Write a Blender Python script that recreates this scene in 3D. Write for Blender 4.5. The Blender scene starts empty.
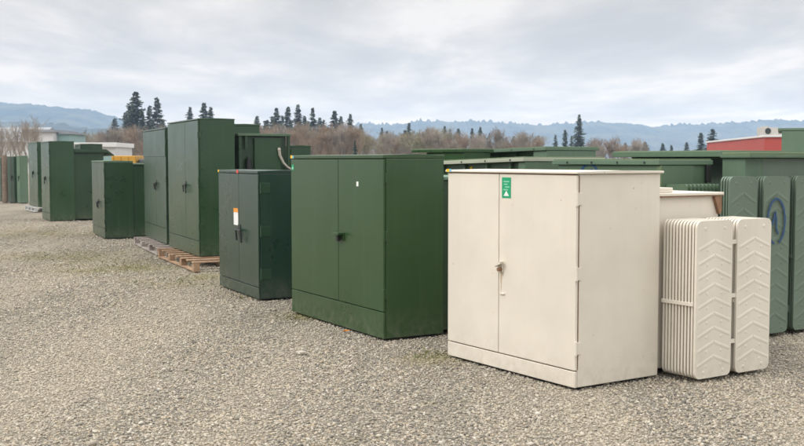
import bpy, bmesh, math, random
import numpy as np
from mathutils import Vector, Matrix, noise as mnoise
random.seed(11); rng = np.random.default_rng(5)
R = math.radians
scene = bpy.context.scene
col = scene.collection

# ------------------------------------------------------------------ view
CAM_Z, FPX, HOR = 1.65, 1050.0, 160.0
cd = bpy.data.cameras.new('camera'); cam = bpy.data.objects.new('camera', cd); col.objects.link(cam)
cam.location = (0, 0, CAM_Z); cam.rotation_euler = (R(90) - math.atan((223-HOR)/FPX), 0, 0)
cd.sensor_width = 36; cd.lens = 36*FPX/804; cd.clip_start = .1; cd.clip_end = 30000
cd.dof.use_dof = True; cd.dof.focus_distance = 8.3; cd.dof.aperture_fstop = 6.3
scene.camera = cam

# ------------------------------------------------------------------ materials
def new_mat(name):
    m = bpy.data.materials.new(name); m.use_nodes = True
    nt = m.node_tree; b = nt.nodes['Principled BSDF']
    return m, nt, b
def N(nt, t, **kw):
    n = nt.nodes.new(t)
    for k, v in kw.items():
        if k in n.inputs: n.inputs[k].default_value = v
        else: setattr(n, k, v)
    return n
def L(nt, a, b): nt.links.new(a, b)
def ramp(nt, stops, src=None, interp='LINEAR'):
    n = nt.nodes.new('ShaderNodeValToRGB'); n.color_ramp.interpolation = interp
    e = n.color_ramp.elements
    while len(e) < len(stops): e.new(.5)
    for i, (p, c) in enumerate(stops):
        e[i].position = p
        e[i].color = (c, c, c, 1) if isinstance(c, (int, float)) else (*c, 1)
    if src: L(nt, src, n.inputs[0])
    return n
def mix(nt, fac, a, b, mode='MIX'):
    n = nt.nodes.new('ShaderNodeMix'); n.data_type = 'RGBA'; n.blend_type = mode
    for s, v in ((0, fac), (6, a), (7, b)):
        if hasattr(v, 'is_linked'): L(nt, v, n.inputs[s])
        else: n.inputs[s].default_value = v if s == 0 else (*v, 1)
    return n.outputs[2]
def mapping(nt, scale, loc=(0, 0, 0)):
    tc = N(nt, 'ShaderNodeTexCoord'); mp = N(nt, 'ShaderNodeMapping')
    mp.inputs['Scale'].default_value = scale; mp.inputs['Location'].default_value = loc
    L(nt, tc.outputs['Object'], mp.inputs[0]); return mp.outputs[0]

def paint(name, base, rough=.38, dust=(.30, .27, .22), dust_amt=.35, streak=.12, chip=None, chip_amt=0., seed=0, bump=.06, ior=1.5):
    """weathered enamel on sheet steel: faded blotches, run-off streaks, splashed dust low down, dents"""
    m, nt, b = new_mat(name)
    o = mapping(nt, (1, 1, 1), (seed*3.7, seed*1.3, 0))
    blot = N(nt, 'ShaderNodeTexNoise', Scale=1.7, Detail=5, Roughness=.6); L(nt, o, blot.inputs['Vector'])
    faded = tuple(min(1, c*1.06 + .002) for c in base); deep = tuple(c*.95 for c in base)
    c = mix(nt, ramp(nt, [(.35, 0), (.68, 1)], blot.outputs[0]).outputs[0], deep, faded)
    st = N(nt, 'ShaderNodeTexNoise', Scale=1, Detail=6, Roughness=.65)
    L(nt, mapping(nt, (9, 9, .35), (seed, seed*2, 0)), st.inputs['Vector'])
    sr = ramp(nt, [(.52, 0), (.8, streak*.6)], st.outputs[0])
    c = mix(nt, sr.outputs[0], c, dust)
    # dust splash
    sep = N(nt, 'ShaderNodeSeparateXYZ'); L(nt, mapping(nt, (1, 1, 1)), sep.inputs[0])
    fine = N(nt, 'ShaderNodeTexNoise', Scale=14, Detail=8, Roughness=.7); L(nt, o, fine.inputs['Vector'])
    hgt = N(nt, 'ShaderNodeMapRange'); L(nt, sep.outputs[2], hgt.inputs[0])
    for i, v in ((1, .0), (2, .30), (3, 1), (4, 0)): hgt.inputs[i].default_value = v
    mu = N(nt, 'ShaderNodeMath', operation='MULTIPLY'); L(nt, hgt.outputs[0], mu.inputs[0])
    L(nt, ramp(nt, [(.4, 0), (.75, dust_amt)], fine.outputs[0]).outputs[0], mu.inputs[1])
    c = mix(nt, mu.outputs[0], c, dust)
    if chip:
        cn = N(nt, 'ShaderNodeTexNoise', Scale=26, Detail=4, Roughness=.6); L(nt, o, cn.inputs['Vector'])
        c = mix(nt, ramp(nt, [(.70, 0), (.735, chip_amt)], cn.outputs[0]).outputs[0], c, chip)
    L(nt, c, b.inputs['Base Color'])
    L(nt, ramp(nt, [(.3, rough-.02), (.7, rough+.08)], blot.outputs[0]).outputs[0], b.inputs['Roughness'])
    b.inputs['IOR'].default_value = ior
    wav = N(nt, 'ShaderNodeTexNoise', Scale=2.3, Detail=2, Roughness=.4); L(nt, o, wav.inputs['Vector'])
    b1 = N(nt, 'ShaderNodeBump', Strength=bump, Distance=.03); L(nt, wav.outputs[0], b1.inputs['Height'])
    L(nt, b1.outputs[0], b.inputs['Normal'])
    return m
def plain(name, base, rough=.6, var=.15, scale=8, metal=0):
    m, nt, b = new_mat(name)
    n = N(nt, 'ShaderNodeTexNoise', Scale=scale, Detail=5); L(nt, mapping(nt, (1, 1, 1)), n.inputs['Vector'])
    c = mix(nt, n.outputs[0], tuple(x*(1-var) for x in base), tuple(min(1, x*(1+var)) for x in base))
    L(nt, c, b.inputs['Base Color']); b.inputs['Roughness'].default_value = rough; b.inputs['Metallic'].default_value = metal
    return m
def wood(name, a, c2, seed=0):
    m, nt, b = new_mat(name)
    n = N(nt, 'ShaderNodeTexNoise', Scale=1, Detail=8, Roughness=.7)
    L(nt, mapping(nt, (3, 40, 40), (seed, 0, 0)), n.inputs['Vector'])
    n2 = N(nt, 'ShaderNodeTexNoise', Scale=4, Detail=3); L(nt, mapping(nt, (1, 1, 1)), n2.inputs['Vector'])
    c = mix(nt, ramp(nt, [(.35, 0), (.65, 1)], n.outputs[0]).outputs[0], a, c2)
    c = mix(nt, ramp(nt, [(.45, 0), (.75, .6)], n2.outputs[0]).outputs[0], c, tuple(x*.55 for x in a))
    L(nt, c, b.inputs['Base Color']); b.inputs['Roughness'].default_value = .85
    bp = N(nt, 'ShaderNodeBump', Strength=.5, Distance=.004); L(nt, n.outputs[0], bp.inputs['Height']); L(nt, bp.outputs[0], b.inputs['Normal'])
    return m

M = {}
M['green_i'] = paint('moss green enamel', (.022, .060, .016), .28, ior=1.55, seed=1)
M['green_h'] = paint('blue green enamel', (.015, .041, .026), .27, ior=1.58, seed=2, chip=(.12, .18, .16), chip_amt=.5)
M['green_f'] = paint('forest green enamel', (.018, .052, .018), .28, ior=1.6, seed=3, streak=.16)
M['green_e'] = paint('weathered green enamel', (.023, .056, .028), .30, ior=1.62, seed=4, streak=.25)
M['green_d'] = paint('deep green enamel', (.014, .042, .015), .28, ior=1.6, seed=5)
M['green_old'] = paint('faded green enamel', (.082, .135, .080), .45, seed=6, streak=.22, dust=(.24, .24, .16), bump=.3)
M['green_old2'] = paint('chalky green enamel', (.095, .155, .100), .55, seed=7, streak=.28, dust=(.26, .26, .17), bump=.3)
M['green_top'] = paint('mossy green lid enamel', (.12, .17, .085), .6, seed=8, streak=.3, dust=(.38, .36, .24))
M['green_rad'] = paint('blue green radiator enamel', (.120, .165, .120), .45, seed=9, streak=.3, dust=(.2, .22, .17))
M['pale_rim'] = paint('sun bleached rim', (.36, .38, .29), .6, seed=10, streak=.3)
M['beige'] = paint('cream enamel', (.645, .59, .50), .42, dust=(.36, .30, .22), dust_amt=.5, streak=.17, chip=(.30, .17, .08), chip_amt=.6, seed=11, bump=.22)
M['beige_rad'] = paint('cream radiator enamel', (.655, .60, .51), .45, dust=(.36, .30, .22), dust_amt=.45, streak=.22, chip=(.30, .17, .08), chip_amt=.4, seed=12, bump=.08)
M['rust'] = plain('rusty steel edge', (.20, .11, .06), .8, .4, 20)
M['drip'] = plain('rust run', (.50, .38, .26), .7, .2, 60)
M['black'] = plain('black rubber', (.012, .012, .012), .5)
M['dark'] = plain('dark steel', (.02, .024, .022), .45, .3, 20)
M['blue'] = plain('blue paint stick', (.025, .07, .15), .75, .4, 60)
M['white'] = plain('white label', (.75, .75, .72), .5, .05)
M['red'] = plain('red sticker', (.65, .06, .03), .5)
M['orange'] = plain('orange label', (.75, .28, .02), .5)
M['yellow'] = plain('yellow sticker', (.75, .45, .01), .5)
M['cyan'] = plain('light blue sticker', (.15, .45, .60), .5)
M['label_green'] = plain('green label', (.005, .30, .13), .45, .12, 30)
M['label_pale'] = plain('pale green print', (.22, .55, .36), .5)
M['unit_plate'] = plain('aluminium plate', (.35, .35, .34), .5)
M['wood_tan'] = wood('tan pallet wood', (.26, .155, .09), (.42, .28, .175), 1)
M['wood_grey'] = wood('weathered pallet wood', (.24, .20, .175), (.40, .35, .315), 2)
M['wood_post'] = wood('brown post wood', (.14, .10, .075), (.24, .18, .135), 3)
M['strap'] = plain('white webbing', (.38, .35, .30), .8)
M['conc'] = plain('pale concrete', (.45, .44, .42), .9)

# ------------------------------------------------------------------ mesh helpers
def box(bm, x0, x1, y0, y1, z0, z1, bev=0., seg=2):
    vs = [bm.verts.new((x, y, z)) for x in (x0, x1) for y in (y0, y1) for z in (z0, z1)]
    f = [bm.faces.new([vs[i] for i in q]) for q in ((0, 1, 3, 2), (4, 6, 7, 5), (0, 4, 5, 1), (2, 3, 7, 6), (0, 2, 6, 4), (1, 5, 7, 3))]
    if bev > 0:
        es = list({e for q in f for e in q.edges})
        bmesh.ops.bevel(bm, geom=es, offset=bev, segments=seg, profile=.5, affect='EDGES')
def cyl(bm, p0, p1, r0, r1=None, seg=10, cap=True):
    r1 = r0 if r1 is None else r1
    p0, p1 = Vector(p0), Vector(p1); d = (p1-p0).normalized()
    u = d.orthogonal().normalized(); v = d.cross(u)
    a = [bm.verts.new(p0 + r0*(math.cos(2*math.pi*k/seg)*u + math.sin(2*math.pi*k/seg)*v)) for k in range(seg)]
    b = [bm.verts.new(p1 + r1*(math.cos(2*math.pi*k/seg)*u + math.sin(2*math.pi*k/seg)*v)) for k in range(seg)]
    for k in range(seg): bm.faces.new((a[k], a[(k+1) % seg], b[(k+1) % seg], b[k]))
    if cap: bm.faces.new(a[::-1]); bm.faces.new(b)
def prism(bm, pts, t0, t1, to3):
    a = [bm.verts.new(to3(p[0], p[1], t0)) for p in pts]; b = [bm.verts.new(to3(p[0], p[1], t1)) for p in pts]
    bm.faces.new(a[::-1]); bm.faces.new(b); n = len(pts)
    for k in range(n): bm.faces.new((a[k], a[(k+1) % n], b[(k+1) % n], b[k]))
def tube(bm, pts, r, seg=8):
    for p, q in zip(pts[:-1], pts[1:]): cyl(bm, p, q, r, r, seg)
def rrect(a0, a1, b0, b1, r, n=5):
    out = []
    for cx, cy, s in ((a1-r, b0+r, -90), (a1-r, b1-r, 0), (a0+r, b1-r, 90), (a0+r, b0+r, 180)):
        for k in range(n+1):
            t = R(s + 90*k/n); out.append((cx + r*math.cos(t), cy + r*math.sin(t)))
    return out
def obj(name, bm, m, parent=None, label=None, smooth=False):
    bmesh.ops.recalc_face_normals(bm, faces=bm.faces)
    me = bpy.data.meshes.new(name); bm.to_mesh(me); bm.free()
    if smooth: me.polygons.foreach_set('use_smooth', [True]*len(me.polygons))
    me.materials.append(m); o = bpy.data.objects.new(name, me); col.objects.link(o)
    if parent: o.parent = parent
    if label: o['label'] = label
    return o
def part(name, m, parent, *boxes, bev=.004, label=None):
    bm = bmesh.new()
    for b in boxes: box(bm, *b, bev=bev)
    return obj(name, bm, m, parent, label)
def thing(name, label, cat, loc, rz=0, group=None, tilt=0):
    o = bpy.data.objects.new(name, None); col.objects.link(o); o.empty_display_size = .2
    o.location = loc; o.rotation_euler = (0, R(tilt), R(rz)); o['label'] = label; o['category'] = cat
    if group: o['group'] = group
    return o
def tag(o, label, cat, group=None, kind=None):
    if label: o['label'] = label
    if cat: o['category'] = cat
    if group: o['group'] = group
    if kind: o['kind'] = kind
    return o
def structure(o): o['kind'] = 'structure'; return o

ROT = lambda deg: -90 + deg      # deg: how far the front face is turned from looking straight to the left

# ------------------------------------------------------------------ pad-mounted equipment
# local frame of each unit: origin = near bottom corner, front runs along -x, depth along +y, front faces -y
def handle_hood(parent, x, z, m):
    bm = bmesh.new(); box(bm, x-.07, x+.08, -.012, .0, z-.045, z+.03, .003)
    box(bm, x-.07, x+.08, -.075, -.012, z+.008, z+.03, .003)
    h = obj('handle', bm, m, parent)
    bm = bmesh.new(); box(bm, x-.022, x+.022, -.052, -.018, z-.058, z+.005, .006); obj('padlock', bm, M['dark'], h)
def handle_L(parent, x, z, m, s=1.):
    bm = bmesh.new(); q = .010*s; tube(bm, [(x-.012*s, -.035, z-.10*s), (x-.012*s, -.045, z), (x+.125*s, -.045, z), (x+.125*s, -.035, z-.115*s)], q, 8)
    cyl(bm, (x-.012*s, -.045, z), (x-.012*s, .0, z), .014*s); box(bm, x-.04*s, x+.03*s, -.008, 0, z-.05*s, z+.05*s, .002)
    obj('handle', bm, m, parent)
def handle_bar(parent, x, z, m, s=1.):
    bm = bmesh.new(); box(bm, x-.03*s, x+.03*s, -.022, 0, z-.05*s, z+.05*s, .004)
    box(bm, x-.012*s, x+.012*s, -.045, -.022, z-.15*s, z+.03*s, .006); obj('handle', bm, m, parent)
def handle_latch(parent, x, z, m):
    bm = bmesh.new(); box(bm, x-.028, x+.028, -.014, 0, z-.035, z+.035, .003)
    prism(bm, [(x-.03, z+.005), (x+.045, z+.035), (x+.05, z+.05), (x-.03, z+.03)], -.05, -.014, lambda a, b, t: (a, t, b))
    h = obj('handle', bm, m, parent)
    bm = bmesh.new(); cyl(bm, (x+.012, -.045, z-.012), (x+.012, -.014, z-.012), .016); obj('latch_bolt', bm, M['rust'], h)

def cabinet(name, label, cat, x, y, deg, W, D, H, m, seam, sill=.14, z0=0, lid=.045, over=.006, hinge='edge', hm=None, hx=.07, hz=.9,
            handle=handle_bar, hs=None, group=None, tilt=0, gap=.008, hinge_m=None, front_over=.006, gap_m=None, lid_m=None):
    r = thing(name, label, cat, (x, y, z0), ROT(deg), group, tilt)
    t = .028
    part('body', gap_m or m, r, (-W+.002, -.002, t, D-.0, .0, H-lid-.002), bev=.005) if False else None
    # shell: one mesh with a shallow recess behind the doors
    bm = bmesh.new(); box(bm, -W, 0, t, D, .008, H-lid-.001, .006); obj('body', bm, m, r)
    part('base_frame', M['dark'], r, (-W+.05, -.05, .05, D-.05, -.018, .007), bev=0)
    if gap_m:
        bm = bmesh.new(); box(bm, -W+.01, -.01, t-.003, t-.001, .02, H-lid-.012); obj('door_jamb', bm, gap_m, r)
    zt = H - lid - gap
    part('sill', m, r, (-W, 0, 0, t-.004, .008, sill), bev=.004)
    dl = part('door', m, r, (-W, -seam-gap/2, 0, t-.005, sill+gap, zt), bev=.005)
    dr = part('door', m, r, (-seam+gap/2, 0, 0, t-.005, sill+gap, zt), bev=.005)
    # lid: low crown, folded rim
    bm = bmesh.new(); o = over
    prism(bm, [(-front_over, H-lid), (D+o, H-lid), (D+o, H-.012), (D*.5, H-.006), (-front_over, H-.012)], -W-o, o, lambda a, b, tt: (tt, a, b))
    bmesh.ops.bevel(bm, geom=bm.edges[:], offset=.004, segments=1, affect='EDGES')
    obj('lid', bm, lid_m or m, r)
    hgt = zt - sill
    for fz in (.12, .5, .88):
        z = sill + hgt*fz
        bm = bmesh.new()
        if hinge == 'edge':
            cyl(bm, (.006, .002, z-.05), (.006, .002, z+.05), .012); box(bm, .0005, .009, .016, .05, z-.045, z+.045, .002)
        else:
            box(bm, .0, .006, .04, .15, z-.06, z+.06, .002); cyl(bm, (.008, .03, z-.065), (.008, .03, z+.065), .012)
        obj('hinge', bm, hinge_m or m, dr, smooth=False)
    handle(dr, -seam + hx, hz, hm or M['dark'], *( [hs] if hs else []))
    return r, dl, dr

def sticker(name, m, parent, x0, x1, z0, z1, y=0., label=None, th=.002):
    return part(name, m, parent, (x0, x1, y-th, y-.0004, z0, z1), bev=0, label=label)

def fin_outline(a0, a1, z0, z1): return rrect(a0, a1, z0, z1, .05, 5)
def radiator(parent, m, x_in, x_out, y0, y1, z0, z1, n, wall_x, ties=True, chev=9):
    """bank of pressed panels stacked along x, the outermost carrying pressed chevrons"""
    rad = None; pitch = (x_out-x_in)/n
    for k in range(n+1):
        xx = x_in + pitch*k
        bm = bmesh.new()
        last = k == n
        th = .55*pitch if not last else .02
        prism(bm, fin_outline(y0+.004*(0 if last else 1), y1-.004, z0, z1), xx-th/2, xx+th/2, lambda a, b, t: (t, a, b))
        if last:
            fx = xx+th/2; h = z1-z0; w = y1-y0; yc = (y0+y1)/2
            step = (h-.20)/chev
            for i in range(chev):
                zc = z0 + .07 + step*(i+.15)
                for s in (-1, 1):
                    a = [(yc+s*.002, zc+step*.80), (yc+s*.002, zc+step*.50), (yc+s*w*.46, zc-step*.08), (yc+s*w*.46, zc+step*.20)]
                    a2 = [(yc+s*.008, zc+step*.70), (yc+s*.008, zc+step*.61), (yc+s*w*.43, zc+step*.04), (yc+s*w*.43, zc+step*.11)]
                    lo = [bm.verts.new((fx, p[0], p[1])) for p in a]; hi = [bm.verts.new((fx+.0022, p[0], p[1])) for p in a2]
                    bm.faces.new(hi)
                    for q in range(4): bm.faces.new((lo[q], lo[(q+1) % 4], hi[(q+1) % 4], hi[q]))
                    cyl(bm, (fx-.001, yc+s*w*.20, zc+step*.02), (fx+.002, yc+s*w*.20, zc+step*.02), .013, .009, 10)
            for s in (-1, 1):
                for zz in (z0+.045, z1-.06): cyl(bm, (fx-.001, yc+s*w*.27, zz), (fx+.003, yc+s*w*.27, zz), .016, .010, 10)
            p = obj('radiator', bm, m, parent); rad = p
            fins = _f
            for q in fins: q.parent = p
        else:
            q = obj('fin', bm, m, parent)
            if k == 0: _f = []
            _f.append(q)
    yc = (y0+y1)/2
    for zz in (z0+.09, z1-.09):
        bm = bmesh.new(); cyl(bm, (wall_x, yc, zz), (x_out-.015, yc, zz), .035, .035, 12); obj('header_pipe', bm, m, rad)
    if ties:
        bm = bmesh.new(); zc = (z0+z1)/2 - .03; box(bm, x_in-.01, x_out-.012, y0-.012, y0+.004, zc-.014, zc+.014, .002); obj('tie_bar', bm, m, rad)
    return rad

def stroke(name, parent, m, pts, r=.010, flat='x', pos=0., th=.003):
    """a painted line: a flat ribbon of round-ended width lying on a face"""
    bm = bmesh.new()
    vs = []
    n = len(pts)
    for i, p in enumerate(pts):
        a = Vector(pts[max(i-1, 0)]); b = Vector(pts[min(i+1, n-1)]); d = (b-a).normalized(); q = Vector((-d.y, d.x))*r*(.8+.4*random.random())
        for s in (1, -1):
            c = Vector(p)+q*s
            vs.append(c)
    def to3(c, t): return (pos+t, c.x, c.y) if flat == 'x' else (c.x, pos-t, c.y)
    A = [bm.verts.new(to3(c, .0005)) for c in vs]; B = [bm.verts.new(to3(c, th)) for c in vs]
    for i in range(n-1):
        a, b, c, d = 2*i, 2*i+1, 2*i+3, 2*i+2
        bm.faces.new((B[a], B[b], B[c], B[d])); bm.faces.new((A[d], A[c], A[b], A[a]))
        bm.faces.new((A[a], B[a], B[d], A[d])); bm.faces.new((A[b], A[c], B[c], B[b]))
    return obj(name, bm, m, parent)

def tank(parent, m, x0, x1, y0, y1, z0, zt, lid_m=None, over=.035, rim=.03, name='tank'):
    part(name, m, parent, (x0, x1, y0, y1, z0, zt-rim-.001), bev=.008)
    bm = bmesh.new(); box(bm, x0-over, x1+over, y0-over*.0+.003, y1+over, zt-rim, zt, .004)
    return obj('tank_lid', bm, lid_m or m, parent)
def lug(parent, m, x, y, z, s=1.):
    bm = bmesh.new(); prism(bm, [(y-.05*s, z), (y+.05*s, z), (y+.03*s, z+.07*s), (y-.03*s, z+.07*s)], x, x+.03*s, lambda a, b, t: (t, a, b))
    return obj('lifting_lug', bm, m, parent)

ROWG = 'transformer cabinets in the front row'
# --- cream transformer in front
r, dl, dr = cabinet('padmount_transformer', 'cream coloured pad transformer with double doors and ribbed radiators, nearest in the yard', 'transformer', 1.243, 7.48, 33.2,
    1.566, .85, 1.58, M['beige'], .883, sill=.125, hz=.81, hx=.035, handle=handle_latch, hm=M['beige'], gap=.008, gap_m=M['rust'], lid=.030, over=.02, front_over=.015)
bm = bmesh.new(); box(bm, .0006, .0022, .0245, .030, .14, 1.535); obj('rust_line', bm, M['rust'], r)
bm = bmesh.new(); prism(bm, [(-.862, .79), (-.838, .79), (-.843, .70), (-.85, .615), (-.858, .70)], -.0016, -.0004, lambda a, b, t: (a, t, b)); obj('rust_drip', bm, M['drip'], dr)
tl = tank(r, M['beige'], -1.50, -.06, .852, 1.58, .04, 1.395, M['beige'], .03, .022)
part('rusty_lid_edge', M['rust'], r, (-1.52, -.033, .9, 1.605, 1.364, 1.3725), bev=0, label='rusty strip under the tank lid')
part('terminal_box', M['beige'], r, (-.42, -.12, .87, 1.12, 1.396, 1.435))
bm = bmesh.new(); prism(bm, [(1.50, 1.36), (1.585, 1.36), (1.585, 1.24), (1.56, 1.22)], -.058, -.03, lambda a, b, t: (t, a, b)); obj('bracket', bm, M['rust'], r)
for k in range(2):
    y0 = .90 + .45*k
    ra = radiator(r, M['beige_rad'], .0, .31, y0, y0+.40, .02, 1.20, 10, -.058)
    if k == 0:
        for zz in (.27, .62, 1.03):
            part('spacer', M['beige_rad'], ra, (.296, .312, y0+.397, y0+.454, zz-.016, zz+.016), bev=.002)
g = sticker('label', M['label_green'], dr, -.845, -.735, 1.355, 1.515, 0, 'green sticker with pale print and a white triangle')
bm = bmesh.new()
for i, (a, b2) in enumerate(((-.825, -.755), (-.82, -.775), (-.805, -.752), (-.828, -.77))):
    box(bm, a, b2, -.0032, -.0021, 1.488-.021*i-.010, 1.488-.021*i)
obj('print', bm, M['label_pale'], g)
bm = bmesh.new(); prism(bm, [(-.822, 1.372), (-.758, 1.372), (-.79, 1.412)], -.0034, -.0021, lambda a, b, t: (a, t, b)); obj('triangle', bm, M['white'], g)
sticker('yellow_tag', M['yellow'], r, -1.565, -1.525, 1.552, 1.576, -.0155); sticker('blue_tag', M['cyan'], r, -1.524, -1.50, 1.552, 1.576, -.0155)
bm = bmesh.new(); box(bm, -.855, -.80, -.012, 0, .60, .612, .002); obj('hasp', bm, M['beige'], dr)
part('drip_seam', M['rust'], r, (-1.56, -.02, -.004, .012, 1.5435, 1.5485), bev=0)

# --- large moss green one
r, dl, dr = cabinet('padmount_transformer', 'wide moss green transformer cabinet with hooded handle, standing just left of the cream one', 'transformer', -.17, 9.56, 29.8,
    2.07, .65, 1.71, M['green_i'], .924, sill=.25, hz=.91, hx=.06, handle=handle_hood, hm=M['green_i'], gap=.008, over=.004, front_over=.004)
tank(r, M['green_d'], -2.0, -.05, .652, 1.38, .03, 1.49, M['green_old2'])
sticker('white_tag', M['white'], dr, -.53, -.49, 1.40, 1.445, 0); sticker('green_tag', M['label_green'], dl, -2.05, -1.99, 1.54, 1.60); sticker('white_tag', M['label_pale'], dl, -2.04, -2.0, 1.55, 1.575, -.0022)
sticker('yellow_tag', M['yellow'], r, -2.07, -2.02, 1.667, 1.70, -.0045); sticker('blue_tag', M['cyan'], r, -2.019, -1.985, 1.667, 1.695, -.0045)
bm = bmesh.new(); box(bm, -.16, -.06, .80, .9, .1, 1.3, .01); obj('conduit', bm, M['dark'], r)

# --- smaller dark one with side hinges
r, dl, dr = cabinet('padmount_transformer', 'low dark blue green transformer cabinet with red sticker and white and orange label', 'transformer', -1.69, 12.32, 26.4,
    1.60, .62, 1.535, M['green_h'], .743, sill=.14, hz=.79, hx=.03, handle=handle_L, hinge='side', hinge_m=M['green_e'], hs=1.3)
lb = sticker('warning_label', M['white'], dl, -.95, -.77, .84, 1.05); sticker('orange_band', M['orange'], lb, -.95, -.77, 1.0, 1.05, -.0022)
sticker('red_tag', M['red'], r, -.80, -.735, 1.487, 1.53, -.0065)
sticker('yellow_tag', M['yellow'], r, -1.60, -1.55, 1.495, 1.525, -.0065)
tank(r, M['green_d'], -1.55, -.04, .622, 1.15, .03, 1.40)

def pallet(label, x, y, deg, W, D, m, group=None, H=.14):
    r = thing('pallet', label, 'pallet', (x, y, 0), ROT(deg), group)
    n = 8
    for k in range(n):       # boards run along the depth
        a = -W + (W-.115)*k/(n-1)
        part('deck_board', m, r, (a, a+.115-.012*random.random(), -.015*random.random(), D+.015*random.random(), H-.022, H-.0005*k), bev=.003)
    for k in range(3):
        b = (D-.09)*k/2
        for q in range(4):
            a = -W + (W-.12)*q/3
            part('block', m, r, (a, a+.12, b, b+.09, .0225, H-.0225), bev=.004)
        part('skid_board', m, r, (-W, 0, b, b+.09, 0, .022), bev=.003)
    return r

# --- tall pair on pallets
pallet('tan wooden pallet under the tallest green cabinet', -3.07, 15.42, 24.5, 2.62, 1.25, M['wood_tan'], H=.15)
r, dl, dr = cabinet('switchgear_cabinet', 'tallest glossy green cabinet standing on a tan wooden pallet', 'electrical cabinet', -3.14, 16.2, 24.5,
    2.18, .58, 2.15, M['green_f'], .88, sill=.24, z0=.152, hz=1.10, hx=.03, handle=handle_L, lid=.035, hs=1.15, over=.004, front_over=.004)
for k in range(7):
    bm = bmesh.new(); z = .2+.29*k; cyl(bm, (-.001, .07, z), (.014, .07, z), .016, .013, 8); obj('bolt', bm, M['green_f'], r)
bm = bmesh.new(); box(bm, -.62, -.42, -.006, 0, .13, .15, .002); obj('nameplate', bm, M['green_e'], r)

pallet('weathered grey pallet under the tall cabinet with a split front', -4.24, 18.12, 22.7, 2.66, 1.15, M['wood_grey'])
r, dl, dr = cabinet('switchgear_cabinet', 'tall weathered green cabinet on the grey pallet, a panel band across its top', 'electrical cabinet', -4.19, 18.65, 22.7,
    2.42, .58, 2.10, M['green_e'], 1.05, sill=.28, z0=.142, hz=1.08, hx=.05, handle=handle_L, lid=.04, hs=1.15, over=.004, front_over=.004)
part('upper_panel', M['green_e'], r, (-2.42, 0, -.012, -.0005, 1.57, 2.045), bev=.004)

# --- further down the row
r, dl, dr = cabinet('padmount_transformer', 'dark green transformer cabinet in mid row, pale lid edge, left of the pallet pair', 'transformer', -6.24, 22.0, 24,
    1.84, .60, 1.645, M['green_d'], .85, sill=.2, hz=.75, hx=.03, handle=handle_L, lid_m=M['green_old'], hs=1.2)
tank(r, M['green_d'], -1.8, -.04, .602, 1.15, .03, 1.58, M['green_old'])
r, dl, dr = cabinet('padmount_transformer', 'tall narrow green cabinet with shiny front and lower tank behind, second from far left', 'transformer', -9.53, 28.4, 27,
    1.45, .66, 2.17, M['green_f'], .7, sill=.2, hz=1.15, hx=.0, hs=1.1)
tank(r, M['green_d'], -1.4, -.04, .662, 1.45, .03, 1.86)
bm = bmesh.new(); prism(bm, [(.672, 1.865), (1.55, 1.865), (1.72, 1.76), (1.74, 1.78), (1.52, 1.945), (.672, 1.945)], -1.45, .03, lambda a, b, t: (t, a, b)); obj('sloped_hood', bm, M['green_d'], r)
r, dl, dr = cabinet('padmount_transformer', 'tall green cabinet seen over the sloped hood of its neighbour', 'transformer', -9.35, 30.6, 24,
    1.4, .62, 2.13, M['green_d'], .7)
pallet('pale pallet at the far left end of the row', -11.62, 33.2, 29, 1.9, 1.0, M['conc'])
r, dl, dr = cabinet('switchgear_cabinet', 'green cabinet on a pale pallet at the far left of the row', 'electrical cabinet', -11.65, 33.6, 29,
    1.6, .6, 2.10, M['green_f'], .75, z0=.142, hz=1.1, hx=0, hs=1.1)
cabinet('padmount_transformer', 'narrow weathered green unit just right of the wooden post', 'transformer', -14.98, 40.6, 48, .55, .30, 1.8, M['green_e'], .25, hz=1.0)
cabinet('padmount_transformer', 'narrow green unit between the post side unit and the far left pallet', 'transformer', -14.62, 40.2, 40, .32, .32, 1.82, M['green_old2'], .15, hz=1.0)
bm = bmesh.new(); cyl(bm, (0, 0, 0), (0, 0, 1.83), .11, .10, 10)
o = obj('wooden_post', bm, M['wood_post']); o.location = (-15.35, 40.6, 0); tag(o, 'round brown wooden post at the left edge of the yard', 'post')
r, dl, dr = cabinet('padmount_transformer', 'green unit cut off by the left edge of the photo', 'transformer', -16.1, 42.2, 40, 1.2, .7, 1.75, M['green_d'], .5)

# --- behind the tall one and the low one
cabinet('switchgear_cabinet', 'tall green cabinet right behind the tallest one', 'electrical cabinet', -2.87, 17.53, 24.5, 1.3, .517, 2.26, M['green_f'], .6, hz=1.1)
r = thing('network_transformer', 'green transformer with overhanging lid and white strap hanging from its side', 'transformer', (-2.586, 16.67, 0), ROT(24.5))
part('tank', M['green_d'], r, (-.8, -.06, .05, .80, 0, 2.03), bev=.006)
part('lid', M['green_old'], r, (-.83, .03, -.02, .86, 2.0315, 2.07), bev=.004)
part('front_panel', M['green_f'], r, (-.058, .0, .26, .70, .3, 2.0), bev=.006)
part('corner_post', M['green_f'], r, (-.04, .01, .0, .045, 0, 2.03), bev=.004)
part('corner_post', M['green_d'], r, (-.04, .012, .805, .85, 0, 2.03), bev=.004)
bm = bmesh.new(); cyl(bm, (.0, .16, 1.50), (.0, .16, 1.66), .055, .05, 14); cyl(bm, (0, .16, 1.66), (0, .16, 1.71), .03, .02, 10); obj('bushing_cap', bm, M['black'], r, smooth=False)
bm = bmesh.new(); box(bm, .0, .018, .10, .14, 1.82, 2.03, .004); obj('bracket', bm, M['green_f'], r)
bm = bmesh.new()
pts = [(-2.586+.91*a+.415*w, 16.67+.415*a-.91*w, z) for a, w, z in ((.66, .02, 1.84), (.66, .035, 1.80), (.67, .035, 1.72), (.70, .04, 1.66), (.73, .04, 1.60), (.80, .045, 1.53), (.86, .05, 1.50))]
for i, (p, q) in enumerate(zip(pts[:-1], pts[1:])): cyl(bm, p, q, .026-.002*i, .026-.002*(i+1), 8)
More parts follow.
